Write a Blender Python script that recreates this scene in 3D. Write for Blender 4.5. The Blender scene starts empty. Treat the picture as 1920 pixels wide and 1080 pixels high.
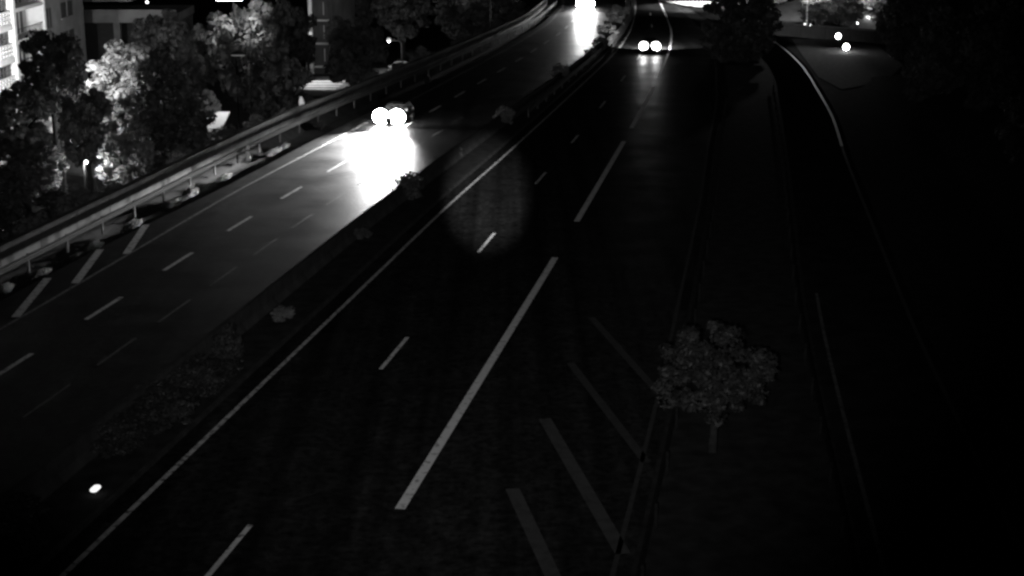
import bpy, math, random
import numpy as np
from mathutils import Vector, Matrix

random.seed(7)
RNG = np.random.default_rng(11)
scene = bpy.context.scene
COL = scene.collection
R = math.radians

# ------------------------------------------------------------------ camera
cam_data = bpy.data.cameras.new('traffic_camera')
cam_data.sensor_width = 36.0
cam_data.lens = 36.0 * 2935.0 / 1920.0
cam_data.clip_start = 0.5
cam_data.clip_end = 3000.0
cam = bpy.data.objects.new('traffic_camera', cam_data)
COL.objects.link(cam)
cam.location = (0.0, 0.0, 17.5)
cam.rotation_euler = (R(90.0) - math.atan(783.0 / 2935.0), 0.0, 0.0)
scene.camera = cam

# ------------------------------------------------------------------ night sky, moon, exposure
world = bpy.data.worlds.new('World')
scene.world = world
world.use_nodes = True
wn = world.node_tree
sky = wn.nodes.new('ShaderNodeTexSky')
sky.sky_type = 'NISHITA'
sky.sun_disc = False
sky.sun_elevation = R(35)
sky.sun_rotation = R(200)
bw = wn.nodes.new('ShaderNodeRGBToBW')
wn.links.new(sky.outputs['Color'], bw.inputs['Color'])
wn.links.new(bw.outputs['Val'], wn.nodes['Background'].inputs['Color'])
wn.nodes['Background'].inputs['Strength'].default_value = 0.0002
moon = bpy.data.lights.new('moon', 'SUN')
moon.energy = 0.012
moon.angle = R(0.5)
moon_o = bpy.data.objects.new('moon', moon)
COL.objects.link(moon_o)
moon_o.rotation_euler = (R(55), 0, R(-20))

scene.view_settings.view_transform = 'Standard'
scene.view_settings.look = 'None'
scene.view_settings.exposure = 0.0
scene.view_settings.gamma = 1.0
scene.view_settings.use_curve_mapping = False
scene.cycles.pixel_filter_type = 'BLACKMAN_HARRIS'
scene.cycles.filter_width = 2.7
scene.cycles.use_denoising = True
scene.cycles.max_bounces = 4
scene.cycles.diffuse_bounces = 2
scene.cycles.glossy_bounces = 2
scene.cycles.transmission_bounces = 2
scene.cycles.sample_clamp_indirect = 1.0


def spot(name, loc, target, watts, cone, blend, radius=0.08, squash=None):
    d = bpy.data.lights.new(name, 'SPOT')
    d.energy = watts
    d.spot_size = R(cone)
    d.spot_blend = blend
    d.shadow_soft_size = radius
    o = bpy.data.objects.new(name, d)
    COL.objects.link(o)
    o.location = loc
    o.rotation_euler = (Vector(target) - Vector(loc)).to_track_quat('-Z', 'Y').to_euler()
    if squash:
        o.scale = squash
    return o


def bulb(name, loc, watts, radius=0.15, parent=None):
    d = bpy.data.lights.new(name, 'POINT')
    d.energy = watts
    d.shadow_soft_size = radius
    o = bpy.data.objects.new(name, d)
    COL.objects.link(o)
    o.location = loc
    o.parent = parent
    return o


# ------------------------------------------------------------------ road frame: lat = metres right, s = metres along
YAW = R(10.0)
CY, SY = math.cos(YAW), math.sin(YAW)


def P(lat, s, z=0.0):
    return (lat * CY + s * SY, -lat * SY + s * CY, z)


def LS(x, y):
    return (x * CY - y * SY, x * SY + y * CY)


def poly(pts):
    xs = [p[0] for p in pts]
    ys = [p[1] for p in pts]
    xf = np.linspace(xs[0], xs[-1], 400)
    yf = np.interp(xf, xs, ys)
    k = np.hanning(25); k /= k.sum()
    yp = np.concatenate([yf[0] + (np.arange(-12, 0)) * (yf[1] - yf[0]), yf, yf[-1] + np.arange(1, 13) * (yf[-1] - yf[-2])])
    ym = np.convolve(yp, k, 'valid')
    return lambda s: float(np.interp(s, xf, ym))


# measured lines of the road, (s, lat)
A = poly([(-40, -17.75), (82, -17.8), (97, -17.5), (120, -17.25), (150, -17.0), (165, -17.2), (180, -17.9), (200, -19.4), (222, -21.6), (270, -29)])
B = poly([(-40, -14.1), (90, -14.1), (105, -13.96), (130, -14.1), (150, -14.3), (165, -14.7), (180, -15.5), (200, -17.5), (222, -20), (270, -27)])
C = poly([(-40, -10.25), (40, -10.3), (70, -10.35), (103, -10.62), (130, -11.0), (151, -11.6), (163, -12.1), (177, -13.05), (197, -15.25), (222, -18.3), (270, -26)])
G = poly([(-40, -3.3), (50, -3.45), (86, -4.0), (103, -4.55), (123, -4.95), (150, -6.4), (170, -8.2), (200, -13.0), (222, -17.0), (270, -25)])
D = poly([(-40, 6.2), (38, 2.55), (48.6, 1.9), (62, 1.2), (98, 0.3), (139, -1.06), (151, -2.1), (165, -4.2), (185, -8.2), (215, -14.5), (270, -24)])
EE = poly([(-40, 11.5), (40, 6.6), (60, 5.3), (100, 3.65), (116, 3.3), (132, 2.3), (147, 1.25), (162, -0.55), (180, -3.6), (200, -8), (230, -15.5), (270, -22)])
LD = poly([(-40, -27.5), (70, -27.45), (82, -27.25), (93, -26.9), (120, -26.2), (150, -25.4), (175, -25.2), (200, -26.4), (222, -28.6), (270, -37)])
LT = poly([(-40, -24.5), (76, -24.42), (84, -24.2), (110, -23.5), (140, -22.6), (170, -22.1), (200, -23.5), (222, -26), (270, -34)])
LE = poly([(-40, -30.0), (60, -30.2), (82, -30.45), (102, -29.85), (130, -28.9), (160, -28.1), (185, -28.1), (212, -30.2), (270, -40)])
RAIL = poly([(-40, -33.4), (60, -33.5), (90, -33.6), (105, -33.4), (125, -32.2), (139, -31.3), (164, -30.2), (175, -29.8), (187, -29.6), (212, -31.0), (270, -42)])

PAVE = poly([(-40, -32.3), (70, -32.2), (84, -31.45), (102, -31.2), (130, -30.1), (160, -29.0), (185, -28.9), (212, -30.7), (270, -40.6)])

ROAD_S = list(np.arange(-36, 264, 4.0))


def interp_fn(f, d):
    return lambda s: f(s) + d


def tz(lat, s):
    """height of the land"""
    edge = min(RAIL(min(max(s, -40), 270)), -28.0) - 2.8
    z = -0.06
    if lat < edge:
        z = -0.06 + max(-5.64, (lat - edge) * 1.15)
    elif lat < PAVE(min(max(s, -40), 270)) - 0.1 and lat > edge + 2.4:
        z = -0.38
    e = EE(min(max(s, -40), 270)) + 4.2
    if lat > e:
        t = max(0.0, 1.0 - max(0.0, s - 118) / 26.0)        # cutting slope beside the near part of the ramp
        z = max(z, -0.06 + t * min(7.0, (lat - e) * 0.42))
    q = min(1.0, max(0.0, (s - 186) / 45.0))
    if lat > -6:
        z += 9.0 * q * q * (3 - 2 * q) * min(1.0, (lat + 6) / 10.0)
    return z


# ------------------------------------------------------------------ mesh helpers
class MB:
    def __init__(self):
        self.v = []
        self.f = []

    def quad(self, a, b, c, d):
        n = len(self.v)
        self.v += [a, b, c, d]
        self.f.append((n, n + 1, n + 2, n + 3))

    def box(self, x0, x1, y0, y1, z0, z1):
        n = len(self.v)
        self.v += [(x0, y0, z0), (x1, y0, z0), (x1, y1, z0), (x0, y1, z0), (x0, y0, z1), (x1, y0, z1), (x1, y1, z1), (x0, y1, z1)]
        self.f += [tuple(n + i for i in q) for q in ((0, 3, 2, 1), (4, 5, 6, 7), (0, 1, 5, 4), (1, 2, 6, 5), (2, 3, 7, 6), (3, 0, 4, 7))]
        return self

    def tube(self, pts, radii, sides=8, cap=True):
        pts = [Vector(p) for p in pts]
        n0 = len(self.v)
        prev = None
        for i, p in enumerate(pts):
            t = (pts[min(i + 1, len(pts) - 1)] - pts[max(i - 1, 0)]).normalized()
            a = Vector((1, 0, 0)) if prev is None else prev
            a = a - t * a.dot(t)
            if a.length < 1e-3:
                a = Vector((0, 1, 0)) - t * t.y
            a.normalize()
            prev = a
            b = t.cross(a)
            for k in range(sides):
                w = 2 * math.pi * k / sides
                self.v.append(tuple(p + (a * math.cos(w) + b * math.sin(w)) * radii[i]))
        for i in range(len(pts) - 1):
            for k in range(sides):
                k2 = (k + 1) % sides
                self.f.append((n0 + i * sides + k, n0 + i * sides + k2, n0 + (i + 1) * sides + k2, n0 + (i + 1) * sides + k))
        if cap:
            self.f.append(tuple(n0 + k for k in reversed(range(sides))))
            self.f.append(tuple(n0 + (len(pts) - 1) * sides + k for k in range(sides)))
        return self

    def loft(self, rings, cap=True):
        n0 = len(self.v)
        m = len(rings[0])
        for r in rings:
            self.v += [tuple(p) for p in r]
        for i in range(len(rings) - 1):
            for k in range(m):
                k2 = (k + 1) % m
                self.f.append((n0 + i * m + k, n0 + i * m + k2, n0 + (i + 1) * m + k2, n0 + (i + 1) * m + k))
        if cap:
            self.f.append(tuple(n0 + k for k in reversed(range(m))))
            self.f.append(tuple(n0 + (len(rings) - 1) * m + k for k in range(m)))
        return self

    def mesh(self, name, m, smooth=False):
        me = bpy.data.meshes.new(name)
        me.from_pydata(self.v, [], self.f)
        me.materials.append(m)
        if smooth:
            me.polygons.foreach_set('use_smooth', [True] * len(me.polygons))
        me.update()
        return me


def link(name, me, parent=None, loc=None, rotz=None, scale=None):
    o = bpy.data.objects.new(name, me)
    COL.objects.link(o)
    if parent is not None:
        o.parent = parent
    if loc is not None:
        o.location = loc
    if rotz is not None:
        o.rotation_euler = (0, 0, rotz)
    if scale is not None:
        o.scale = scale
    return o


def build(name, mb, m, parent=None, smooth=False, **k):
    return link(name, mb.mesh(name, m, smooth), parent, **k)


def tag(o, label=None, cat=None, group=None, kind=None):
    if label:
        o['label'] = label
    if cat:
        o['category'] = cat
    if group:
        o['group'] = group
    if kind:
        o['kind'] = kind
    return o


def thing(name, label, cat, loc=(0, 0, 0), rotz=0.0, group=None):
    o = link(name, None, None, loc, rotz)
    return tag(o, label, cat, group)


def dup(o, parent=None):
    c = o.copy()
    COL.objects.link(c)
    c.parent = parent
    for ch in list(o.children):
        dup(ch, c)
    return c


# ------------------------------------------------------------------ materials (a monochrome night picture: greys only)
def mat(name, g, rough=0.7, var=0.25, scale=3.0, bump=0.0, bscale=40.0, metal=0.0, spec=0.4, detail=5.0, emit=0.0, wear=None, rvar=0.0):
    m = bpy.data.materials.new(name)
    m.use_nodes = True
    nt = m.node_tree
    b = nt.nodes['Principled BSDF']
    b.inputs['Roughness'].default_value = rough
    b.inputs['Metallic'].default_value = metal
    b.inputs['Specular IOR Level'].default_value = spec
    tc = nt.nodes.new('ShaderNodeTexCoord')
    nz = nt.nodes.new('ShaderNodeTexNoise')
    nz.inputs['Scale'].default_value = scale
    nz.inputs['Detail'].default_value = detail
    nt.links.new(tc.outputs['Object'], nz.inputs['Vector'])
    mr = nt.nodes.new('ShaderNodeMapRange')
    mr.inputs['From Min'].default_value = 0.3
    mr.inputs['From Max'].default_value = 0.7
    mr.inputs['To Min'].default_value = g * (1 - var)
    mr.inputs['To Max'].default_value = g * (1 + var)
    nt.links.new(nz.outputs['Fac'], mr.inputs['Value'])
    last = mr.outputs['Result']
    if wear:                                                     # chipped paint: dark base showing through
        n2 = nt.nodes.new('ShaderNodeTexNoise')
        n2.inputs['Scale'].default_value = wear[1]
        n2.inputs['Detail'].default_value = 8.0
        nt.links.new(tc.outputs['Object'], n2.inputs['Vector'])
        r2 = nt.nodes.new('ShaderNodeMapRange')
        r2.inputs['From Min'].default_value = wear[0]
        r2.inputs['From Max'].default_value = wear[0] + 0.12
        nt.links.new(n2.outputs['Fac'], r2.inputs['Value'])
        mx = nt.nodes.new('ShaderNodeMix')
        mx.data_type = 'FLOAT'
        nt.links.new(r2.outputs['Result'], mx.inputs['Factor'])
        nt.links.new(last, mx.inputs['A'])
        mx.inputs['B'].default_value = wear[2]
        last = mx.outputs['Result']
    cmb = nt.nodes.new('ShaderNodeCombineColor')
    for ch in ('Red', 'Green', 'Blue'):
        nt.links.new(last, cmb.inputs[ch])
    nt.links.new(cmb.outputs['Color'], b.inputs['Base Color'])
    if rvar:
        n4 = nt.nodes.new('ShaderNodeTexNoise')
        n4.inputs['Scale'].default_value = 0.35
        n4.inputs['Detail'].default_value = 4.0
        nt.links.new(tc.outputs['Object'], n4.inputs['Vector'])
        r4 = nt.nodes.new('ShaderNodeMapRange')
        r4.inputs['From Min'].default_value = 0.35
        r4.inputs['From Max'].default_value = 0.65
        r4.inputs['To Min'].default_value = rough - rvar
        r4.inputs['To Max'].default_value = rough + rvar
        nt.links.new(n4.outputs['Fac'], r4.inputs['Value'])
        nt.links.new(r4.outputs['Result'], b.inputs['Roughness'])
    if bump:
        n3 = nt.nodes.new('ShaderNodeTexNoise')
        n3.inputs['Scale'].default_value = bscale
        n3.inputs['Detail'].default_value = 3.0
        nt.links.new(tc.outputs['Object'], n3.inputs['Vector'])
        bp = nt.nodes.new('ShaderNodeBump')
        bp.inputs['Strength'].default_value = bump
        bp.inputs['Distance'].default_value = 0.02
        nt.links.new(n3.outputs['Fac'], bp.inputs['Height'])
        nt.links.new(bp.outputs['Normal'], b.inputs['Normal'])
    if emit:
        b.inputs['Emission Color'].default_value = (1, 1, 1, 1)
        b.inputs['Emission Strength'].default_value = emit
    return m


def asphalt_mat():
    """tarmac with wheel-track polish, seams along the road, patches and a little damp gloss"""
    m = mat('asphalt', 0.012, rough=0.45, var=0.3, scale=0.8, bump=0.0, bscale=25, spec=0.05, rvar=0.06)
    nt = m.node_tree
    b = nt.nodes['Principled BSDF']
    tc = nt.nodes.new('ShaderNodeTexCoord')
    mp = nt.nodes.new('ShaderNodeMapping')
    mp.inputs['Rotation'].default_value = (0, 0, YAW)
    mp.inputs['Scale'].default_value = (1.1, 0.018, 1)
    nt.links.new(tc.outputs['Object'], mp.inputs['Vector'])
    nz = nt.nodes.new('ShaderNodeTexNoise')
    nz.inputs['Scale'].default_value = 1.0
    nz.inputs['Detail'].default_value = 4
    nt.links.new(mp.outputs['Vector'], nz.inputs['Vector'])
    mr = nt.nodes.new('ShaderNodeMapRange')
    mr.inputs['From Min'].default_value = 0.3
    mr.inputs['From Max'].default_value = 0.7
    mr.inputs['To Min'].default_value = 0.45
    mr.inputs['To Max'].default_value = 1.55
    nt.links.new(nz.outputs['Fac'], mr.inputs['Value'])
    old = b.inputs['Base Color'].links[0].from_socket
    vm = nt.nodes.new('ShaderNodeVectorMath')
    vm.operation = 'SCALE'
    nt.links.new(old, vm.inputs[0])
    nt.links.new(mr.outputs['Result'], vm.inputs['Scale'])
    fg = nt.nodes.new('ShaderNodeTexNoise')
    fg.inputs['Scale'].default_value = 3.2
    fg.inputs['Detail'].default_value = 6
    fg.inputs['Roughness'].default_value = 0.75
    nt.links.new(tc.outputs['Object'], fg.inputs['Vector'])
    fr = nt.nodes.new('ShaderNodeMapRange')
    fr.inputs['From Min'].default_value = 0.35
    fr.inputs['From Max'].default_value = 0.65
    fr.inputs['To Min'].default_value = 0.35
    fr.inputs['To Max'].default_value = 1.65
    nt.links.new(fg.outputs['Fac'], fr.inputs['Value'])
    v2 = nt.nodes.new('ShaderNodeVectorMath')
    v2.operation = 'SCALE'
    nt.links.new(vm.outputs['Vector'], v2.inputs[0])
    nt.links.new(fr.outputs['Result'], v2.inputs['Scale'])
    nt.links.new(v2.outputs['Vector'], b.inputs['Base Color'])
    return m


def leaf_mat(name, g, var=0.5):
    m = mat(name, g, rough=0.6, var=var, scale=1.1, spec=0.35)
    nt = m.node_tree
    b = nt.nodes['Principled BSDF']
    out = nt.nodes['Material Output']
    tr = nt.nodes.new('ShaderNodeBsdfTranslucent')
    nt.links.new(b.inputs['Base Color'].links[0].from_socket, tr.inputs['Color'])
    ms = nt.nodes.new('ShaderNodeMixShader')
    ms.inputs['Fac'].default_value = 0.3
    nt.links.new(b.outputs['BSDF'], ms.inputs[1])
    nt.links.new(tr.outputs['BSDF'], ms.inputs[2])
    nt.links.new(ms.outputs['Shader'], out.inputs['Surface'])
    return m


M = dict(
    asphalt=asphalt_mat(),
    dry_asphalt=mat('dry_asphalt', 0.014, rough=0.95, var=0.35, scale=0.9, spec=0.0),
    grass=mat('dry_grass', 0.014, rough=0.95, var=0.5, scale=1.5, bump=0.6, bscale=12, spec=0.1),
    fresh=mat('white_road_paint', 0.55, rough=0.55, var=0.1, scale=2.0, wear=(0.56, 4.0, 0.2)),
    paint=mat('road_paint', 0.5, rough=0.6, var=0.15, scale=2.0, wear=(0.53, 4.0, 0.12)),
    worn=mat('worn_road_paint', 0.32, rough=0.65, var=0.25, scale=2.5, wear=(0.52, 4.0, 0.07)),
    thin=mat('thin_road_paint', 0.13, rough=0.65, var=0.25, scale=2.5, wear=(0.5, 4.0, 0.04)),
    ghost=mat('nearly_gone_paint', 0.017, rough=0.8, var=0.3, scale=2.5, wear=(0.5, 4.0, 0.013)),
    dim=mat('dim_road_paint', 0.06, rough=0.7, var=0.3, scale=2.5, wear=(0.5, 4.0, 0.02)),
    faint=mat('faded_road_paint', 0.03, rough=0.7, var=0.3, scale=2.5, wear=(0.52, 5.0, 0.035)),
    concrete=mat('weathered_concrete', 0.08, rough=0.85, var=0.25, scale=1.2, bump=0.3, bscale=15, spec=0.2),
    steel=mat('galvanised_steel', 0.048, rough=0.75, var=0.2, scale=4.0, spec=0.2),
    darksteel=mat('dull_steel', 0.035, rough=0.8, var=0.25, scale=4.0, spec=0.15),
    rust=mat('rusty_steel', 0.008, rough=0.95, var=0.4, scale=5.0, spec=0.05),  # near-black steel for rails and poles, their shade put into the colour
    rust_kerb=mat('sooty_kerb', 0.025, rough=0.9, var=0.35, scale=2.0, spec=0.1),  # darker than the other concrete
    bark=mat('bark', 0.018, rough=0.95, var=0.4, scale=5.0, bump=0.8, bscale=14, spec=0.1),
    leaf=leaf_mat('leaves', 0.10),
    leaf_pale=leaf_mat('pale_leaves', 0.19),  # same leaves, lamplight put into a paler colour
    leaf_weed=leaf_mat('dusty_weeds', 0.008),  # weed leaves near black, shade put into their colour
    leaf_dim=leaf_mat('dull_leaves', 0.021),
    leaf_dark=leaf_mat('dark_leaves', 0.05),  # same leaves, darkened for trees standing in shade
    plaster=mat('pale_plaster', 0.62, rough=0.9, var=0.18, scale=0.9, bump=0.2, bscale=8, spec=0.2),
    plaster_grey=mat('grey_plaster', 0.3, rough=0.9, var=0.2, scale=0.7, bump=0.2, bscale=8, spec=0.2),
    plaster_dark=mat('dark_plaster', 0.06, rough=0.9, var=0.25, scale=0.8),
    whitetrim=mat('white_trim', 0.78, rough=0.7, var=0.08, scale=2.0),
    glass=mat('dark_glass', 0.012, rough=0.08, var=0.2, spec=0.4),
    shutter_bar=mat('grey_bar', 0.13, rough=0.7),
    shutter=mat('dark_shutter', 0.05, rough=0.6, var=0.3, scale=6),
    car_dark=mat('dark_car_paint', 0.012, rough=0.45, var=0.1, spec=0.12),
    car_pale=mat('pale_car_paint', 0.6, rough=0.3, var=0.05, spec=0.6),
    rubber=mat('tyre_rubber', 0.02, rough=0.9),
    alloy=mat('alloy', 0.5, rough=0.35, metal=0.8),
    lamp_on=mat('lit_headlamp', 0.9, emit=260.0),
    tail_on=mat('lit_tail_lamp', 0.9, emit=14.0),
    tail_off=mat('tail_lamp_glass', 0.12, rough=0.2),
    lamp_off=mat('headlamp_glass', 0.5, rough=0.15),
    beacon=mat('lit_beacon', 0.9, emit=40.0),  # sign faces made to glow, they are no lamps
    globe=mat('lit_globe', 0.9, emit=5.0),
    globe_dim=mat('dim_globe', 0.9, emit=0.5),
    tall_lamp=mat('lit_flood_panel', 0.9, emit=40.0),
    marker=mat('lit_marker', 0.9, emit=1.1),
    sign=mat('sign_board', 0.75, rough=0.5, var=0.1, scale=3),
)

# ------------------------------------------------------------------ the land
lats = np.unique(np.concatenate([np.arange(-400, -90, 30.0), np.arange(-90, -44, 4.0), np.arange(-44, -20, 0.4), np.arange(-20, 40, 2.0), np.arange(40, 320, 25.0)]))
ss = np.unique(np.concatenate([np.arange(-60, 0, 15.0), np.arange(0, 270, 4.0), np.arange(270, 900, 30.0)]))
mb = MB()
for s in ss:
    for la in lats:
        mb.v.append(P(la, s, tz(la, s) + (0.12 * math.sin(la * 1.7 + s * 0.6) * (1 if la < -50 or la > 12 else 0))))
nl = len(lats)
for i in range(len(ss) - 1):
    for j in range(nl - 1):
        mb.f.append((i * nl + j, i * nl + j + 1, (i + 1) * nl + j + 1, (i + 1) * nl + j))
tag(build('ground', mb, M['grass'], smooth=True), 'dark rough grass and earth beside the roads', kind='structure')


def strip(fl, fr, z, s0, s1, step=4.0, zf=None):
    m = MB()
    n = max(1, int(math.ceil((s1 - s0) / step)))
    for i in range(n + 1):
        s = s0 + (s1 - s0) * i / n
        m.v += [P(fl(s), s, z), P(fr(s), s, z)]
    for i in range(n):
        m.f.append((2 * i, 2 * i + 1, 2 * i + 3, 2 * i + 2))
    return m


left_road = tag(build('left_carriageway', strip(PAVE, interp_fn(LT, 3.35), 0.0, -36, 264), M['asphalt']),
                'dark tarmac carriageway of the oncoming traffic', kind='structure')
right_road = tag(build('right_carriageway', strip(interp_fn(A, -0.75), G, 0.0, -36, 264), M['asphalt']),
                 'dark tarmac carriageway with two lanes and a hatched strip', kind='structure')
ramp = tag(build('slip_road', strip(D, interp_fn(EE, 0.5), 0.004, -36, 264), M['dry_asphalt']),
           'narrow dark slip road curving beyond the gore', kind='structure')


def line(name, f, width, s0, s1, m, parent, z=0.004, off=0.0):
    return build(name, strip(lambda s: f(s) + off - width / 2, lambda s: f(s) + off + width / 2, z, s0, s1, 3.0), m, parent)


# right carriageway paint
line('edge_line', A, 0.17, -30, 262, M['worn'], right_road)
for a, b_ in ((-2, 1.6), (16, 20), (34.3, 38.3), (52.5, 56.6), (70.8, 74.9), (87.8, 91.5), (102.1, 105.4), (118, 122), (134, 138), (150, 154), (166, 170), (182, 186), (198, 202)):
    line('lane_dash', B, 0.16, a, b_, M['paint'], right_road)
for a, b_ in ((2, 32), (40.1, 70.4), (78.3, 103.4), (109, 131)):
    line('wide_dash', C, 0.30, a, b_, M['fresh'], right_road)
line('edge_line', C, 0.2, 137, 262, M['fresh'], right_road)
line('edge_line', G, 0.14, -30, 150, M['ghost'], right_road, off=-0.45)


def quad_strip(name, p, q, width, m, parent, z=0.004):
    """a straight painted bar from p to q, both (lat, s)"""
    d = Vector((q[0] - p[0], q[1] - p[1])).normalized()
    n = Vector((-d.y, d.x)) * width / 2
    mb_ = MB()
    k = 4
    for i in range(k + 1):
        c = (p[0] + (q[0] - p[0]) * i / k, p[1] + (q[1] - p[1]) * i / k)
        mb_.v += [P(c[0] - n.x, c[1] - n.y, z), P(c[0] + n.x, c[1] + n.y, z)]
    for i in range(k):
        mb_.f.append((2 * i, 2 * i + 1, 2 * i + 3, 2 * i + 2))
    return build(name, mb_, m, parent)


for k in range(-2, 3):                                             # hatching between the wide line and the gore
    quad_strip('hatch_stripe', (-7.42, 48.3 - 6.15 * k), (-3.75, 38.2 - 6.15 * k + (0.6 if k < 0 else 0)), 0.42 if k >= 0 else 0.3, M['faint' if k >= 0 else 'ghost'], right_road)

# left carriageway paint
for k in range(-3, 22):
    a = 48.6 + 8.15 * k
    line('lane_dash', LD, 0.2, a, a + 3.5, M['paint'], left_road)
for k in range(-4, 20):
    a = 45.4 + 5.75 * k
    line('lane_dash', LT, 0.1, a, a + 3.5, M['dim'], left_road)
line('edge_line', LE, 0.13, -30, 262, M['thin'], left_road)
for k in range(-3, 3):
    a = 56.6 + 5.5 * k
    quad_strip('hatch_stripe', (-30.42, a), (-32.0, a + 6.1), 0.36, M['paint'], left_road)
line('edge_line', EE, 0.16, 20, 104, M['faint'], ramp, z=0.009, off=0.1)  # unlit near stretch of the line, painted dark
line('edge_line', EE, 0.17, 104, 200, M['fresh'], ramp, z=0.009, off=0.1)  # lit stretch of the same line, its light put into the paint
line('edge_line', interp_fn(D, 0.5), 0.13, -20, 66, M['dim'], ramp, z=0.009)

# lighter gravel apron beyond the ramp's bend, where the round signs stand
mb = MB()
ap = [(2.6, 140), (4.4, 132), (8.2, 138), (10.5, 150), (9.0, 166), (4.5, 172), (0.2, 172), (1.0, 160)]
mb.v += [P(a, b_, 0.012) for a, b_ in ap]
mb.f.append(tuple(range(len(ap))))
tag(build('gravel_apron', mb, mat('pale_gravel', 0.11, rough=0.95, var=0.4, scale=2.5, bump=0.5, bscale=20)), 'pale gravel apron beside the bend of the slip road', kind='structure')

# median: earth strip with a kerb each side
ml, mr_ = interp_fn(LT, 3.45), interp_fn(A, -0.85)
median = tag(build('median', strip(ml, mr_, 0.12, -36, 264), M['grass']), 'dark planted median strip between the carriageways', kind='structure')
for f_, d_ in ((ml, -0.12), (mr_, 0.0)):
    mbk = MB()
    for i in range(0, 75):
        s0 = -36 + 4 * i
        q = [P(f_(s0) + d_, s0, -0.05), P(f_(s0) + d_ + 0.12, s0, -0.05), P(f_(s0) + d_ + 0.12, s0, 0.14), P(f_(s0) + d_, s0, 0.14)]
        mbk.v += q
        if i:
            n = 4 * i
            for k in range(4):
                mbk.f.append((n - 4 + k, n - 4 + (k + 1) % 4, n + (k + 1) % 4, n + k))
    build('kerb', mbk, M['rust_kerb'], median)


# ------------------------------------------------------------------ guard rails: 4 m W-beams on posts
def w_beam(depth=0.085, half=0.155, L=4.0):
    prof = [(0.0, -half), (depth, -half * 0.62), (depth, -half * 0.45), (0.02, -half * 0.12), (0.02, half * 0.12), (depth, half * 0.45), (depth, half * 0.62), (0.0, half)]
    m = MB()
    r0 = [(0, -x, z) for x, z in prof] + [(0, -x + 0.006, z) for x, z in reversed(prof)]
    r1 = [(L, y, z) for _, y, z in r0]
    m.loft([r0, r1])
    return m


BEAM = w_beam().mesh('beam', M['steel'])
BEAM_D = w_beam().mesh('beam', M['rust'])
POST = MB().box(-0.05, 0.05, 0.0, 0.09, -0.75, 0.17).mesh('post', M['steel'])
POST_D = MB().box(-0.05, 0.05, 0.0, 0.09, -0.75, 0.17).mesh('post', M['rust'])


def guardrail(label, f, s0, s1, side, beam, post, group=None, z=0.0):
    """side +1: the beam faces growing lat, -1: the other way"""
    g = thing('guardrail', label, 'guardrail', P(f(s0), s0, z), 0, group)
    base = Vector(g.location)
    s = s0
    while s < s1 - 0.1:
        p = Vector(P(f(s), s, z)); q = Vector(P(f(s + 4), s + 4, z))
        d = (q - p)
        ang = math.atan2(d.y, d.x) + (0 if side > 0 else math.pi)
        at = p if side > 0 else q
        link('beam', beam, g, at - base + Vector((0, 0, 0.58)), ang, (d.length / 4.0 * 1.004, 1, 1))
        link('post', post, g, at - base + Vector((0, 0, 0.58)), ang)
        s += 4
    return g


guardrail('grey steel guardrail along the concrete parapet, weeds growing under it', RAIL, 20, 244, 1, BEAM, POST)
guardrail('pale steel guardrail on the median beside the thin solid line', interp_fn(A, -1.15), 112, 244, 1, BEAM, POST)
guardrail('dull guardrail along the hatched strip, before the lone gore tree', interp_fn(G, 0.35), 20, 120, -1, BEAM_D, POST_D)
guardrail('dull guardrail between the gore grass and the slip road', interp_fn(D, -0.4), 16, 132, 1, BEAM_D, POST_D)

# ------------------------------------------------------------------ concrete parapet on the left
PAN = MB().box(0.03, 3.97, -0.12, 0.12, -0.6, 0.92).mesh('panel', M['concrete'])
COP = MB().box(0.015, 3.985, -0.17, 0.17, 0.92, 1.02).mesh('coping', M['concrete'])
par = thing('parapet_wall', 'long grey concrete parapet wall of panels behind the guardrail', 'wall', P(RAIL(24) - 1.5, 24, 0))
b0 = Vector(par.location)
s = 24.0
while s < 240:
    p = Vector(P(RAIL(s) - 1.5, s, 0)); q = Vector(P(RAIL(s + 4) - 1.5, s + 4, 0))
    a = math.atan2((q - p).y, (q - p).x)
    sc = ((q - p).length / 4.0, 1, 1)
    pn = link('panel', PAN, par, p - b0, a, sc)
    link('coping', COP, par, p - b0, a, sc)
    s += 4


MPAN = MB().loft([[(x, y, z) for y, z in ((-0.3, -0.1), (-0.3, 0.16), (-0.13, 0.38), (-0.09, 0.9), (0.09, 0.9), (0.13, 0.38), (0.3, 0.16), (0.3, -0.1))] for x in (0.012, 3.988)]).mesh('panel', mat('sooty_concrete', 0.03, rough=0.9, var=0.35, scale=1.2, spec=0.1))  # barrier concrete darker than the parapet
mbar = thing('median_barrier', 'low concrete barrier of panels dividing the carriageways', 'barrier', P(LT(-20) + 3.75, -20, 0))
b0 = Vector(mbar.location)
s = -20.0
while s < 250:
    p = Vector(P(LT(s) + 3.75, s, 0)); q = Vector(P(LT(s + 4) + 3.75, s + 4, 0))
    link('panel', MPAN, mbar, p - b0, math.atan2((q - p).y, (q - p).x), ((q - p).length / 4.0, 1, 1))
    s += 4

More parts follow.
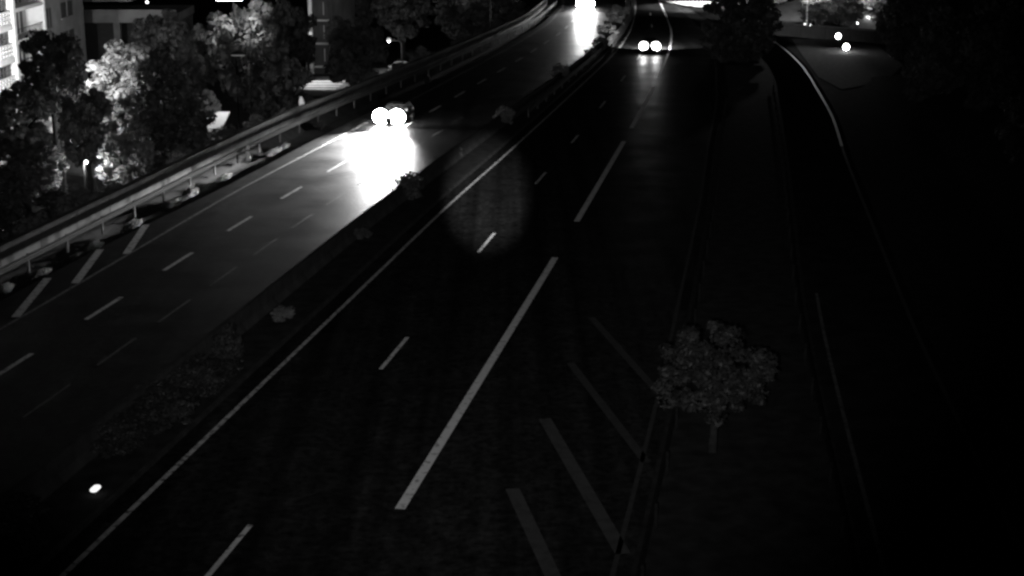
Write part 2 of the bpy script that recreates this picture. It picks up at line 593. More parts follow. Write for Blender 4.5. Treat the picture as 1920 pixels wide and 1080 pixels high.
# ------------------------------------------------------------------ foliage
def leaf_cloud(n_clumps, per, size, rng, squash=1.0, lumpy=0.33, gap=0.0, rmax=0.9):
    """leaf-sized faces in clumps filling a unit ball"""
    V, F = [], []
    c = []
    while len(c) < n_clumps:
        p = rng.uniform(-1, 1, 3)
        r = np.linalg.norm(p)
        if 0.25 < r < rmax and p[2] > -0.75:
            if gap and c and min(np.linalg.norm(p - q) for q in c) < gap:
                gap *= 0.995
                continue
            c.append(p)
    verts = []
    for p in c:
        rad = lumpy * rng.uniform(0.6, 1.15)
        d = rng.normal(size=(per, 3))
        d /= np.linalg.norm(d, axis=1)[:, None]
        rr = rad * rng.uniform(0.35, 1.0, (per, 1)) ** 0.6
        pts = p + d * rr * np.array([1, 1, 0.8])
        nrm = d * 0.8 + rng.normal(size=(per, 3)) * 0.55 + np.array([0, 0, 0.35])
        nrm /= np.linalg.norm(nrm, axis=1)[:, None]
        t = np.cross(nrm, rng.normal(size=(per, 3)))
        t /= np.linalg.norm(t, axis=1)[:, None]
        b = np.cross(nrm, t)
        sz = size * rng.uniform(0.55, 1.3, (per, 1))
        q = np.stack([pts - t * sz, pts - b * sz * 0.45 + nrm * sz * 0.12, pts + t * sz, pts + b * sz * 0.45 + nrm * sz * 0.12], axis=1)
        verts.append(q)
    v = np.concatenate(verts).reshape(-1, 3)
    return v, len(v) // 4, c


def quads_mesh(name, v, nq, m):
    me = bpy.data.meshes.new(name)
    me.vertices.add(len(v))
    me.vertices.foreach_set('co', v.astype(np.float32).ravel())
    me.loops.add(nq * 4)
    me.loops.foreach_set('vertex_index', np.arange(nq * 4, dtype=np.int32))
    me.polygons.add(nq)
    me.polygons.foreach_set('loop_start', np.arange(0, nq * 4, 4, dtype=np.int32))
    me.materials.append(m)
    me.update()
    me.validate()
    return me


CROWNS = []
for k in range(5):
    v, nq, cl = leaf_cloud(58, 105, 0.078, np.random.default_rng(40 + k), gap=0.30, lumpy=0.24)
    CROWNS.append((v, nq, cl))
v, nq, cl = leaf_cloud(85, 130, 0.05, np.random.default_rng(61), gap=0.17, lumpy=0.22, rmax=1.04)
CROWNS.append((v, nq, cl))
CR_MESH = {}


def crown_mesh(k, mname):
    key = (k, mname)
    if key not in CR_MESH:
        CR_MESH[key] = quads_mesh('crown', CROWNS[k][0], CROWNS[k][1], M[mname])
    return CR_MESH[key]


def tree(name, label, x, y, zc, rx, rz, k, mname, group=None, rot=0.0):
    la, s_ = LS(x, y)
    zb = tz(la, s_) - 0.05
    t = thing(name, label, 'tree', (x, y, zb), 0, group)
    h = zc - zb
    r = max(0.09, 0.05 * (rx + h * 0.3))
    m = MB()
    lean = random.uniform(-0.25, 0.25)
    top = (lean, random.uniform(-0.2, 0.2), h)
    m.tube([(0, 0, -0.2), (0.03, 0, h * 0.2), (lean * 0.4, 0.02, h * 0.55), top], [r * 1.5, r * 1.05, r * 0.85, r * 0.5], 8)
    cl = CROWNS[k][2]
    ca, sa = math.cos(rot), math.sin(rot)
    for c in cl[:11]:
        e = Vector(((c[0] * ca - c[1] * sa) * rx, (c[0] * sa + c[1] * ca) * rx, c[2] * rz + h))
        st = Vector((lean * 0.5, 0.0, max(0.35 * h, h - rz * 0.75)))
        st = st.lerp(Vector(top), random.uniform(0, 0.7))
        mid = st.lerp(e, 0.5) + Vector((0, 0, 0.12 * rz * random.uniform(-0.5, 0.6)))
        m.tube([st, mid, e], [r * 0.45, r * 0.28, r * 0.08], 5, cap=False)
    build('trunk', m, M['bark'], t, smooth=True)
    link('crown', crown_mesh(k, mname), t, (0, 0, h), rot, (rx, rx, rz))
    return t


g1 = 'dark trees behind the parapet'
g2 = 'trees fading behind the far parapet'
trees = [
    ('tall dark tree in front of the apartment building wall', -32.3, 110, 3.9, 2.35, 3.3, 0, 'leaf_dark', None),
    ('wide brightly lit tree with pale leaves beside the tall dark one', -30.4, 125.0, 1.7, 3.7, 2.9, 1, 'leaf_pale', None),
    ('pale lit lower tree just below the wide bright one', -28.0, 114, -0.9, 2.1, 2.6, 2, 'leaf', None),
    ('narrow dark tree between the tall dark tree and the pale lit lower one', -29.2, 106.5, 0.6, 2.1, 3.0, 3, 'leaf_dark', g1),
    ('speckled grey tree at the foot of the grid-windowed facade', -32.8, 104, 1.2, 2.4, 2.8, 4, 'leaf', None),
    ('speckled grey low tree over the parapet with scattered lit leaves', -30.2, 95.6, -0.5, 2.5, 2.2, 0, 'leaf', None),
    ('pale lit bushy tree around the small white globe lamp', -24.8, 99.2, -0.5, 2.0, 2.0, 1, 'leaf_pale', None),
    ('dark bushy tree standing beside the white-roofed hut', -23.6, 108, 0.6, 2.9, 3.3, 2, 'leaf_dark', g1),
    ('grey tree under the glow of the tall lamp', -22.4, 132, 3.1, 3.5, 4.7, 3, 'leaf', None),
    ('dark tree behind the round sign and the lamp post by the hut', -18.6, 124.5, 0.4, 2.8, 3.6, 4, 'leaf_dark', g1),
    ('dim tree between the wide bright tree and the tall lamp', -27.4, 133, 2.0, 2.8, 3.7, 0, 'leaf', g1),
    ('dim tree between the tall pale block and the white parked car', -16.4, 163, -0.7, 3.5, 4.0, 1, 'leaf', g2),
    ('dim broad tree behind the far parapet beside the bare lamp post', -5.0, 191, 0.4, 4.6, 3.6, 2, 'leaf', g2),
    ('dim tree behind the white parked car', -13.5, 196, 0.8, 3.8, 3.8, 3, 'leaf', g2),
    ('lowest dark tree overhanging the parapet under the speckled grey tree', -28.0, 84, -1.8, 2.1, 1.9, 4, 'leaf_dark', g1),
    ('small dark tree at the parapet below the globe lamp', -25.8, 88.5, -1.7, 1.9, 1.6, 0, 'leaf_dark', g1),
    ('small dark tree between the globe lamp and the hut', -22.9, 98.5, -1.7, 2.0, 1.8, 1, 'leaf_dark', g1),
    ('dim tree beyond the bare lamp post near the parapet bend', -0.8, 206, -0.8, 4.2, 3.3, 2, 'leaf', g2),
    ('dark tree before the open bays of the low dark building', -33.5, 150, 2.0, 2.6, 3.2, 3, 'leaf_dark', g1),
    ('dark tree in front of the tall pale block', -21.0, 148, 2.4, 2.8, 3.6, 4, 'leaf_dark', g1),
    ('dim tree farther back above the small bent-arm lamp', -17.0, 203, 1.5, 3.9, 3.6, 0, 'leaf', g2),
    ('dim farthest tree behind the bare lamp post', -6.0, 214, 1.5, 4.5, 3.8, 1, 'leaf', g2),
    ('dark tree filling the gap between the wide bright tree and the hut', -27.4, 120.5, 1.4, 2.2, 3.0, 4, 'leaf_dark', g1),
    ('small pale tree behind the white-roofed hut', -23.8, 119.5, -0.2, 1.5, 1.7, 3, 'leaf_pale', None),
    ('broad dark tree in the gore with the lit road behind it', 21.5, 150, 3.0, 4.0, 3.6, 0, 'leaf_dark', None),
]
for i, (lab, x, y, zc, rx, rz, k, mn, g) in enumerate(trees):
    tree('leafy_tree', lab, x, y, zc, rx, rz, k, mn, g, rot=i * 1.3)
RB = 'dark tree on the bank beyond the slip road'
for i, (x, y, zc, rx, rz) in enumerate([(38.0, 152, 3.4, 3.2, 4.6), (36.0, 128, 3.6, 3.2, 4.0), (33.0, 105, 4.6, 3.0, 4.0), (31.8, 117, 2.6, 2.6, 3.2), (44.5, 140, 5.5, 3.4, 4.7), (45.3, 162, 5.0, 3.4, 4.3), (29.5, 86, 3.6, 2.5, 3.0), (27.0, 72, 3.0, 2.2, 2.6), (24.8, 60, 3.2, 2.0, 2.6)]):
    tree('leafy_tree', RB, x, y, zc, rx, rz, (i + 2) % 5, 'leaf_dark', 'trees on the bank beyond the slip road', rot=i * 0.9)
tree('gore_tree', 'lone small round tree on the gore grass between two guardrails', 6.25, 46, 2.5, 1.75, 1.45, 5, 'leaf_dim', None, 0.5)

# shrubs
SHR = []
for k in range(3):
    v, nq, cl = leaf_cloud(34, 120, 0.075, np.random.default_rng(80 + k), gap=0.3, lumpy=0.34)
    SHR.append((v, nq, cl))
SH_MESH = {}


def shrub(name, label, lat, s_, r, hgt, k, mname, group, cat='shrub', z0=0.1, long=False):
    t = thing(name, label, cat, P(lat, s_, z0), 0, group)
    m = MB()
    for c in SHR[k][2][:6]:
        m.tube([(0, 0, -0.1), (c[0] * r * 0.4, c[1] * r * 0.4, hgt * 0.35), (c[0] * r, c[1] * r, hgt * 0.55 + c[2] * hgt * 0.5)], [0.03, 0.022, 0.008], 5, cap=False)
    build('stem', m, M['bark'], t)
    key = (k, mname)
    if key not in SH_MESH:
        SH_MESH[key] = quads_mesh('foliage', SHR[k][0], SHR[k][1], M[mname])
    link('foliage', SH_MESH[key], t, (0, 0, hgt * 0.55), (lat + s_) if not long else R(80), (r * (2.6 if long else 1), r * (0.7 if long else 1), hgt * 0.55))
    return t


gm = 'shrubs planted along the median'
ML = 'rounded leafy shrub planted on the median among others'
for i, (lat, s_, r, hgt, mn, lab) in enumerate([
    (-19.6, 51.8, 0.7, 1.35, 'leaf_dim', 'wispy tall grey shrub at the end of the dense median planting'),
    (-19.8, 50.0, 1.2, 0.75, 'leaf_dim', ML), (-19.5, 48.4, 1.0, 1.0, 'leaf_dim', ML), (-20.0, 46.6, 1.4, 0.8, 'leaf_dim', ML), (-19.4, 45.0, 1.2, 1.1, 'leaf_dim', ML), (-19.9, 44.0, 1.3, 0.8, 'leaf_dim', ML), (-19.9, 42.6, 0.9, 0.95, 'leaf_dim', ML), (-20.4, 37.0, 0.9, 0.7, 'leaf_dim', ML), (-19.6, 35.0, 1.1, 0.85, 'leaf_dim', ML),
    (-20.2, 82.0, 0.95, 1.35, 'leaf_dark', 'dark spreading shrub silhouetted against the headlight-lit road'),
    (-19.6, 108, 0.8, 1.3, 'leaf', ML), (-19.2, 132.5, 0.85, 1.4, 'leaf', ML), (-18.6, 149, 0.8, 1.0, 'leaf', ML), (-18.9, 158, 0.9, 1.2, 'leaf', ML), (-19.2, 167, 1.2, 1.6, 'leaf', ML),
    (-19.6, 178, 1.3, 1.9, 'leaf', ML), (-20.4, 189, 1.3, 1.7, 'leaf', ML), (-19.4, 57.5, 0.5, 0.6, 'leaf', ML), (-20.3, 95, 0.5, 0.6, 'leaf_dark', ML), (-20.1, 72, 0.5, 0.55, 'leaf_dark', ML)]):
    shrub('median_shrub', lab, lat, s_, r, hgt, i % 3, mn, gm if lab == ML else None)
rs = random.Random(5)
for i, (s_, r) in enumerate([(38, 0.5), (44, 0.6), (51, 0.5), (57.5, 0.7), (63.5, 0.5), (67.5, 0.75), (69.5, 0.55), (74, 0.6), (80.5, 0.85), (82.5, 0.6), (87.5, 0.6), (96.5, 0.7), (99, 0.5), (107, 0.4), (121, 0.5), (133, 0.5), (60.5, 0.4), (47, 0.4)]):
    shrub('weed_clump', 'ragged weed clump growing under the guardrail by the parapet', RAIL(s_) + 0.5 + rs.uniform(0, 0.3), s_, r * 0.8, 0.3 + 0.35 * rs.random(), i % 3, 'leaf_weed', 'weeds under the guardrail', 'weed', z0=-0.4, long=True)
for i in range(16):
    s_ = 64 + i * 7.0 + rs.uniform(-2, 2)
    lat = RAIL(s_) - 3.4 - rs.uniform(0, 1.2)
    shrub('bank_shrub', 'low bush on the bank just behind the parapet', lat, s_, 1.0 + rs.random() * 0.7, 1.6 + rs.random() * 0.8, i % 3, 'leaf', 'bushes behind the parapet', z0=tz(lat, s_) - 0.05)
for i in range(20):
    s_ = 188 + (i % 4) * 8 + rs.uniform(-2, 2)
    lat = -2 + (i // 4) * 4.2 + rs.uniform(-1.2, 1.2)
    lat, s_ = ((5.0, 193.0), (6.6, 190.5))[i] if i < 2 else (lat, s_)
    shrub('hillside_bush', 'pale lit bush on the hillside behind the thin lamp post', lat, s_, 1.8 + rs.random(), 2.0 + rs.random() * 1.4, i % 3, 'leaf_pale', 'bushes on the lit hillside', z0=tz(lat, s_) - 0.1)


# ------------------------------------------------------------------ cars
def ring(x, hw, z0, z1, n=20, p=3.2):
    out = []
    for k in range(n):
        w = 2 * math.pi * k / n
        c, s_ = math.cos(w), math.sin(w)
        yy = math.copysign(abs(c) ** (2 / p), c) * hw
        zz = (z0 + z1) / 2 + math.copysign(abs(s_) ** (2 / p), s_) * (z1 - z0) / 2
        out.append((x, yy, zz))
    return out


def make_car(label, paint, front, tail, group=None, lamp_r=0.17, tail_r=0.15):
    t = thing('car', label, 'car', (0, 0, 0), 0, group)
    st = [(-2.12, 0.62, 0.42, 0.82), (-2.06, 0.76, 0.34, 0.92), (-1.8, 0.85, 0.28, 0.97), (-1.0, 0.88, 0.24, 0.95), (0.0, 0.88, 0.22, 0.93), (0.9, 0.88, 0.23, 0.92), (1.5, 0.86, 0.26, 0.86), (1.95, 0.80, 0.30, 0.76), (2.1, 0.66, 0.34, 0.68), (2.15, 0.5, 0.38, 0.62)]
    build('body', MB().loft([ring(*q) for q in st]), paint, t, smooth=True)
    lo = [(-1.95, -0.74), (0.95, -0.74), (0.95, 0.74), (-1.95, 0.74)]
    hi = [(-1.25, -0.56), (0.05, -0.56), (0.05, 0.56), (-1.25, 0.56)]
    z0, z1 = 0.88, 1.42
    cab = MB()
    mid = [((a[0] * 0.25 + b_[0] * 0.75), (a[1] * 0.25 + b_[1] * 0.75)) for a, b_ in zip(lo, hi)]
    cab.loft([[(x, y, z0) for x, y in lo], [(x, y, z0 + 0.43) for x, y in mid], [(x, y, z1) for x, y in [(-1.1, -0.46), (-0.08, -0.46), (-0.08, 0.46), (-1.1, 0.46)]]])
    build('roof', cab, paint, t)

    def pane(name, i, j):
        a, b_, c, d = Vector((*lo[i], z0)), Vector((*lo[j], z0)), Vector((*mid[j], z0 + 0.43)), Vector((*mid[i], z0 + 0.43))
        nrm = (b_ - a).cross(d - a).normalized()
        ctr = (a + b_ + c + d) / 4
        q = [ctr + (v - ctr) * 0.86 for v in (a, b_, c, d)]
        m = MB()
        m.loft([[v - nrm * 0.004 for v in q], [v + nrm * 0.008 for v in q]])
        build(name, m, M['glass'], t)
    pane('side_window', 0, 1); pane('windscreen', 1, 2); pane('side_window', 2, 3); pane('rear_window', 3, 0)
    tyre = MB().tube([(0, -0.1, 0), (0, -0.08, 0), (0, 0.08, 0), (0, 0.1, 0)], [0.27, 0.31, 0.31, 0.27], 20)
    tm = tyre.mesh('tyre', M['rubber'])
    rim = MB().tube([(0, -0.105, 0), (0, 0.105, 0)], [0.19, 0.19], 14).mesh('rim', M['alloy'])
    for x in (-1.3, 1.32):
        for y in (-0.8, 0.8):
            w_ = link('wheel', tm, t, (x, y, 0.31))
            link('rim', rim, w_)

    def disc(name, x, y, z, ry, rz, dx, m):
        mm = MB()
        rings = []
        for q, e in ((0.0, 1.0), (0.6, 0.92), (1.0, 0.5)):
            rings.append([(x + dx * q, y + math.cos(k * math.pi / 8) * ry * e, z + math.sin(k * math.pi / 8) * rz * e) for k in range(16)])
        mm.loft(rings)
        build(name, mm, m, t, smooth=True)
    for y in (-0.59, 0.59):
        disc('headlight', 2.02, y, 0.64, lamp_r, lamp_r * 0.95, 0.16, front)
        disc('tail_light', -2.02, y, 0.80, tail_r, tail_r * 0.95, -0.16, tail)
        build('mirror', MB().box(0.55, 0.68, y * 1.55 - 0.09, y * 1.55 + 0.09, 0.92, 1.05), paint, t)
    build('grille', MB().box(2.1, 2.165, -0.3, 0.3, 0.5, 0.6), M['rubber'], t)
    build('bumper', MB().box(2.08, 2.18, -0.62, 0.62, 0.28, 0.40), M['rubber'], t)
    build('rear_bumper', MB().box(-2.2, -2.05, -0.66, 0.66, 0.32, 0.5), paint, t)
    build('number_plate', MB().box(2.172, 2.19, -0.26, 0.26, 0.42, 0.5), M['sign'], t)
    return t


def put_car(t, lat, s_, toward, f, z=0.0):
    ds = 2.0
    a, b_ = Vector(P(f(s_), s_)), Vector(P(f(s_ + ds), s_ + ds))
    d = (b_ - a) if not toward else (a - b_)
    t.location = P(lat, s_, z)
    t.rotation_euler = (0, 0, math.atan2(d.y, d.x))
    d.normalize()
    return d


def head_beams(t, d, watts, cone, tilt, blend=0.9, skew=0.0, vert=0.24):
    side = Vector((-d.y, d.x, 0))
    for y in (-0.59, 0.59):
        p = Vector(t.location) + d * 2.2 + side * y + Vector((0, 0, 0.66))
        tgt = p + d * 10 + side * (-10 * skew) + Vector((0, 0, -10 * math.tan(R(tilt))))
        spot('headlight_beam', p, tgt, watts, cone, blend, 0.09, squash=(1.0, vert, 1.0))


car1 = make_car('oncoming car with dazzling headlights flooding the road before it', M['car_dark'], M['lamp_on'], M['tail_off'], lamp_r=0.58)  # headlamp discs enlarged, their glare built into the shape
d = put_car(car1, -27.66, 109.0, True, LD)
head_beams(car1, d, 150000, 60, 6.6, 0.9, skew=0.03)
car2 = make_car('car driving away with two glaring round tail lights', M['car_dark'], M['lamp_off'], M['tail_on'], tail_r=0.46)  # tail lamp discs enlarged to include their glare
d = put_car(car2, -13.62, 156.8, False, C)
head_beams(car2, d, 10000, 145, 2.0, 0.6, vert=1.0)
for y in (-0.59, 0.59):
    side = Vector((-d.y, d.x, 0))
    p = Vector(car2.location) - d * 2.2 + side * y + Vector((0, 0, 0.78))
    spot('tail_glow', p, p - d * 10 + Vector((0, 0, -1.2)), 110, 120, 1.0, 0.09)
car3 = make_car('far oncoming car whose headlights streak along the road', M['car_dark'], M['lamp_on'], M['tail_off'], lamp_r=0.58)  # headlamp glare built in as larger discs
d = put_car(car3, -26.9, 209.0, True, LD)
head_beams(car3, d, 18000, 46, 4.4, 0.8, skew=0.04)
car4 = make_car('white parked car under the small street lamp behind the parapet', M['car_pale'], M['lamp_off'], M['tail_off'])
car4.location = (-12.4, 185, -5.7)
car4.rotation_euler = (0, 0, R(8))


# ------------------------------------------------------------------ lamps and posts
def street_lamp(label, base, height, arm, globe_r, gmat, watts, m, style='globe', group=None, pole_r=0.06, aim=None, cone=110, hs=1.0):
    t = thing('street_lamp', label, 'street lamp', base, 0, group)
    build('base', MB().tube([(0, 0, -0.15), (0, 0, 0.5), (0, 0, 0.55)], [pole_r * 2.2, pole_r * 2.0, pole_r * 1.2], 10), m, t)
    build('pole', MB().tube([(0, 0, 0.5), (0, 0, height * 0.6), (0, 0, height - 0.3)], [pole_r * 1.15, pole_r, pole_r * 0.8], 8), m, t)
    tip = (arm[0], arm[1], height)
    build('arm', MB().tube([(0, 0, height - 0.35), (arm[0] * 0.25, arm[1] * 0.25, height - 0.05), (arm[0] * 0.9, arm[1] * 0.9, height + 0.06)], [pole_r * 0.8, pole_r * 0.6, pole_r * 0.5], 8), m, t)
    if style == 'globe':
        rings = [[(tip[0] + math.cos(k * math.pi / 6) * globe_r * math.cos(v), tip[1] + math.sin(k * math.pi / 6) * globe_r * math.cos(v), tip[2] + globe_r * math.sin(v)) for k in range(12)] for v in (-1.35, -0.8, -0.3, 0.3, 0.8, 1.35)]
        build('globe', MB().loft(rings), gmat, t, smooth=True)
    else:
        hd = MB()
        hd.loft([[(tip[0] + x * e, tip[1] + y * e, tip[2] + z) for x, y in ((-0.55 * hs, -0.2), (0.55 * hs, -0.2), (0.55 * hs, 0.2), (-0.55 * hs, 0.2))] for z, e in ((0.0, 1.0), (0.1, 1.0), (0.2, 0.6))])
        build('lamp_head', hd, m, t)
        build('diffuser', MB().box(tip[0] - 0.5 * hs, tip[0] + 0.5 * hs, tip[1] - 0.17, tip[1] + 0.17, tip[2] - 0.08, tip[2] - 0.004), gmat, t)
    if watts and aim is not None:
        p = Vector(base) + Vector((tip[0], tip[1], tip[2] - globe_r - 0.1))
        spot('lamp_beam', p, aim, watts, cone, 0.5, 0.2)
    elif watts:
        bulb('lamp_bulb', (tip[0], tip[1], tip[2] - globe_r - 0.2), watts, 0.2, t)
    return t


street_lamp('tall street lamp glowing above the grey tree', (-22.8, 129.8, -5.7), 13.22, (0.1, -2.3, 0), 0.1, M['tall_lamp'], 2600, M['rust'], 'head', aim=(-22.4, 131.5, 5.0), cone=80, hs=2.0)
street_lamp('small white globe lamp among the pale leaves by the parapet', (-26.9, 97.0, -5.7), 5.55, (0.2, -0.15, 0), 0.11, M['globe'], 900, M['rust'])
street_lamp('street lamp lighting the grid-windowed facade', (-38.2, 111.6, -5.7), 12.2, (0.5, 0.3, 0), 0.25, M['globe'], 16000, M['steel'], aim=(-42.2, 136, 2), cone=84)
spot('lamp_beam', (-32.6, 113.6, 4.4), (-42.0, 140.5, 2.5), 16000, 56, 0.8, 0.2)      # added beam without a lamp, brightens the building wall
street_lamp('low globe lamp hidden behind a dark tree', (-29.7, 109.8, -5.7), 6.0, (0.2, 0.1, 0), 0.15, M['globe'], 1500, M['shutter'])  # extra lamp put in to light the lower tree
street_lamp('street lamp hidden behind the tall dark tree', (-32.9, 113.5, -5.7), 10.4, (0.1, 0.2, 0), 0.2, M['globe'], 26000, M['shutter'], aim=(-30.8, 122, -0.6), cone=62)
street_lamp('small lamp on a bent arm over the white parked car', (-13.0, 185.6, -5.7), 3.9, (-1.5, 0.1, 0), 0.26, M['globe_dim'], 350, M['steel'])
street_lamp('street lamp over the white-striped crossing behind trees', (-23.2, 177.5, -5.7), 5.5, (0.6, -0.5, 0), 0.2, M['globe_dim'], 2600, M['steel'], aim=(-21.3, 175.6, -5.7), cone=80)
street_lamp('thin pale lamp post before the lit hillside', (34.1, 183, -0.06), 9.5, (0.8, 1.2, 0), 0.2, M['globe'], 26000, M['whitetrim'], 'head', pole_r=0.05, aim=(36, 203, 2), cone=112)
street_lamp('street lamp by the bright far road behind the dark gore tree', (25.0, 212, -0.06), 9.0, (0.8, 1.0, 0), 0.2, M['globe'], 25000, M['steel'], 'head', aim=(24.5, 211, 0), cone=84)  # added lamp, stands in for hidden headlights on the far road
street_lamp('bare lamp post rising behind the far end of the parapet', P(RAIL(170) - 2.4, 170, -1.5), 11.0, (1.2, -0.2, 0), 0.2, M['lamp_off'], 0, M['steel'], 'head', pole_r=0.08)

street_lamp('dark lamp post standing close beside the white-roofed hut', (-19.3, 115.2, -5.7), 10.2, (-0.7, -0.3, 0), 0.1, M['lamp_off'], 800, M['rust'], 'head', aim=(-20.2, 114.6, -5), cone=150)

spot('lamp_beam', (34.9, 183.6, 9.2), (27.0, 148, 0), 4000, 22, 1.0, 0.2)      # added beam with no lamp head, brightens the line at the bend

# infrared floodlight bolted beside the camera, then an added spot
flood_at = Vector((-0.6, -0.3, 17.2))
spot('infrared_flood', flood_at, P(-19.5, 94, 0), 56000, 42, 1.0, 0.1)
spot('infrared_flood', flood_at + Vector((0.3, 0, 0)), P(-16.3, 84.5, 0), 1600000, 5.6, 1.0, 0.05, squash=(0.66, 0.86, 1.0))  # added narrow spot, imitates a pale lens ghost on the road

# pale far side road lit behind the dark gore tree
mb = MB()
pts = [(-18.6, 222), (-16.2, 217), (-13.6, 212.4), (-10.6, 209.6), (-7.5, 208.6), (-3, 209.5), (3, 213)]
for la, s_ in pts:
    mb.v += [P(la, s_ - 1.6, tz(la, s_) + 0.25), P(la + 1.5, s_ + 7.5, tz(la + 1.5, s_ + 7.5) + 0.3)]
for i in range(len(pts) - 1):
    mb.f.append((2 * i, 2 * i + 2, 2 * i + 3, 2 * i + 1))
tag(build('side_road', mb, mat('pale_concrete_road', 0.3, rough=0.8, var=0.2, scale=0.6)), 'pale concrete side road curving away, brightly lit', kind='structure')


# round reflective signs by the slip road, given an added glow
def beacon(label, x, y, z, r, group=None):
    zb = 0.0
    t = thing('beacon_lamp', label, 'beacon', (x, y, zb))
    build('post', MB().tube([(0, 0, -0.2), (0, 0, z - r)], [0.045, 0.04], 8), M['darksteel'], t)
    build('housing', MB().tube([(0, 0.02, z), (0, 0.22, z), (0, 0.3, z)], [r * 1.12, r * 1.1, r * 0.6], 20), M['darksteel'], t, smooth=False)
    build('lens', MB().tube([(0, 0.02, z), (0, -0.06, z), (0, -0.1, z)], [r, r * 0.9, r * 0.5], 20), M['beacon'], t, smooth=True)
    return t


beacon('upper round lit beacon on a post by the bend', 33.1, 160.0, 1.25, 0.25)
beacon('lower round lit beacon, larger of the two by the bend', 33.45, 157.6, 0.42, 0.30)

# dark low wall behind the round signs
wl = thing('retaining_wall', 'low dark retaining wall behind the round beacons', 'wall', P(-4.0, 178, 0))
w0 = Vector(wl.location)
a, b_ = Vector(P(-4.0, 178, -0.1)), Vector(P(11.5, 168, -0.1))
n = 6
dm = M['darksteel']
WP = MB().box(0.02, (b_ - a).length / n - 0.02, -0.15, 0.15, -0.3, 1.3).mesh('panel', mat('dark_stone', 0.012, rough=0.95, var=0.4, scale=2, bump=0.5))
WR = MB().box(0.0, (b_ - a).length / n, -0.04, 0.04, 1.36, 1.44).mesh('top_rail', M['steel'])
for i in range(n):
    p = a.lerp(b_, i / n)
    an = math.atan2((b_ - a).y, (b_ - a).x)
    pn = link('panel', WP, wl, p - w0, an)
    link('top_rail', WR, pn)

# reflector on the median rail, its shine put in as emission
mk = thing('rail_marker', 'small oblong glowing white marker on the median rail', 'marker', P(-19.1, 39.3, 0.12), R(80))
build('bracket', MB().box(-0.03, 0.03, -0.03, 0.03, -0.1, 0.16), M['darksteel'], mk)
hb = MB()
hb.loft([[(x * e, y * e, z) for x, y in ((-0.21, -0.05), (-0.16, -0.1), (0.16, -0.1), (0.21, -0.05), (0.21, 0.05), (0.16, 0.1), (-0.16, 0.1), (-0.21, 0.05))] for z, e in ((0.16, 0.9), (0.2, 1.0), (0.24, 0.9))])
build('lens', hb, M['marker'], mk)

# round sign on the parapet, and a stubby white post
sg = thing('road_sign', 'round pale road sign turned edge-on above the parapet', 'road sign', (-15.4, 114.2, 0.0), R(-62))
build('post', MB().tube([(0, 0.05, -0.6), (0, 0.05, 1.2)], [0.035, 0.035], 8), M['steel'], sg)
build('board', MB().tube([(0, 0.02, 1.0), (0, -0.01, 1.0)], [0.52, 0.52], 28), M['sign'], sg)
build('rim', MB().tube([(0, 0.045, 1.0), (0, 0.021, 1.0)], [0.545, 0.545], 28), M['darksteel'], sg)
wp = thing('marker_post', 'stubby white marker post in the verge before the guardrail', 'marker post', (-16.6, 97.3, -0.05), R(10))
build('post', MB().loft([[(x * e, y * e, z) for x, y in ((-0.12, -0.06), (0.12, -0.06), (0.12, 0.06), (-0.12, 0.06))] for z, e in ((-0.1, 1.2), (0.15, 1.0), (0.75, 0.8), (0.85, 0.5))]), M['whitetrim'], wp)
build('band', MB().box(-0.105, 0.105, -0.058, 0.058, 0.5, 0.6), M['shutter'], wp)

# ------------------------------------------------------------------ white-roofed hut behind the parapet
HUTX = -21.95
hut = thing('hut', 'small hut with a white sloping roof behind the parapet', 'hut', (-21.95, 113.4, -5.7), R(-4))
build('wall', MB().box(-0.95, 0.95, -0.8, 0.8, 0, 5.05), M['plaster'], hut)
rf = MB()
rf.loft([[(-1.35, -1.15, 5.12), (1.1, -1.15, 5.12), (1.1, 1.3, 5.95), (0.25, 1.3, 5.95)], [(-1.35, -1.15, 5.22), (1.1, -1.15, 5.22), (1.1, 1.3, 6.05), (0.25, 1.3, 6.05)]])
build('roof', rf, M['whitetrim'], hut)
build('fascia', MB().box(-1.38, 1.13, -1.2, -1.152, 5.0, 5.24), M['whitetrim'], hut)
dr = build('door', MB().box(-0.5, 0.2, -0.84, -0.802, 2.6, 4.6), M['shutter'], hut)
build('handle', MB().box(0.08, 0.14, -0.88, -0.842, 3.5, 3.62), M['steel'], dr)
wn_ = build('window', MB().box(0.4, 0.8, -0.83, -0.802, 3.6, 4.4), M['glass'], hut)
build('frame', MB().box(0.36, 0.84, -0.85, -0.832, 3.54, 3.6), M['whitetrim'], wn_)

# crossing on the lower street
street = MB()
street.quad((-30, 166, -5.66), (-8, 166, -5.66), (-8, 190, -5.66), (-30, 190, -5.66))
street = tag(build('street', street, mat('street_paving', 0.12, rough=0.8, var=0.3, scale=1.0)), 'lit paved street seen through the trees', kind='structure')
for i in range(6):
    y = 171 + i * 2.1
    build('crossing_stripe', MB().box(-23.0, -19.3 + 0.15 * i, y, y + 0.9, -5.656, -5.65), M['fresh'], street)

# ------------------------------------------------------------------ apartment building
FX, FY, FZ = -41.6, 131.3, -5.7
ap_ = thing('apartment_building', 'pale apartment building with grid windows and recessed balconies', 'building', (FX, FY, FZ), R(-0.6))
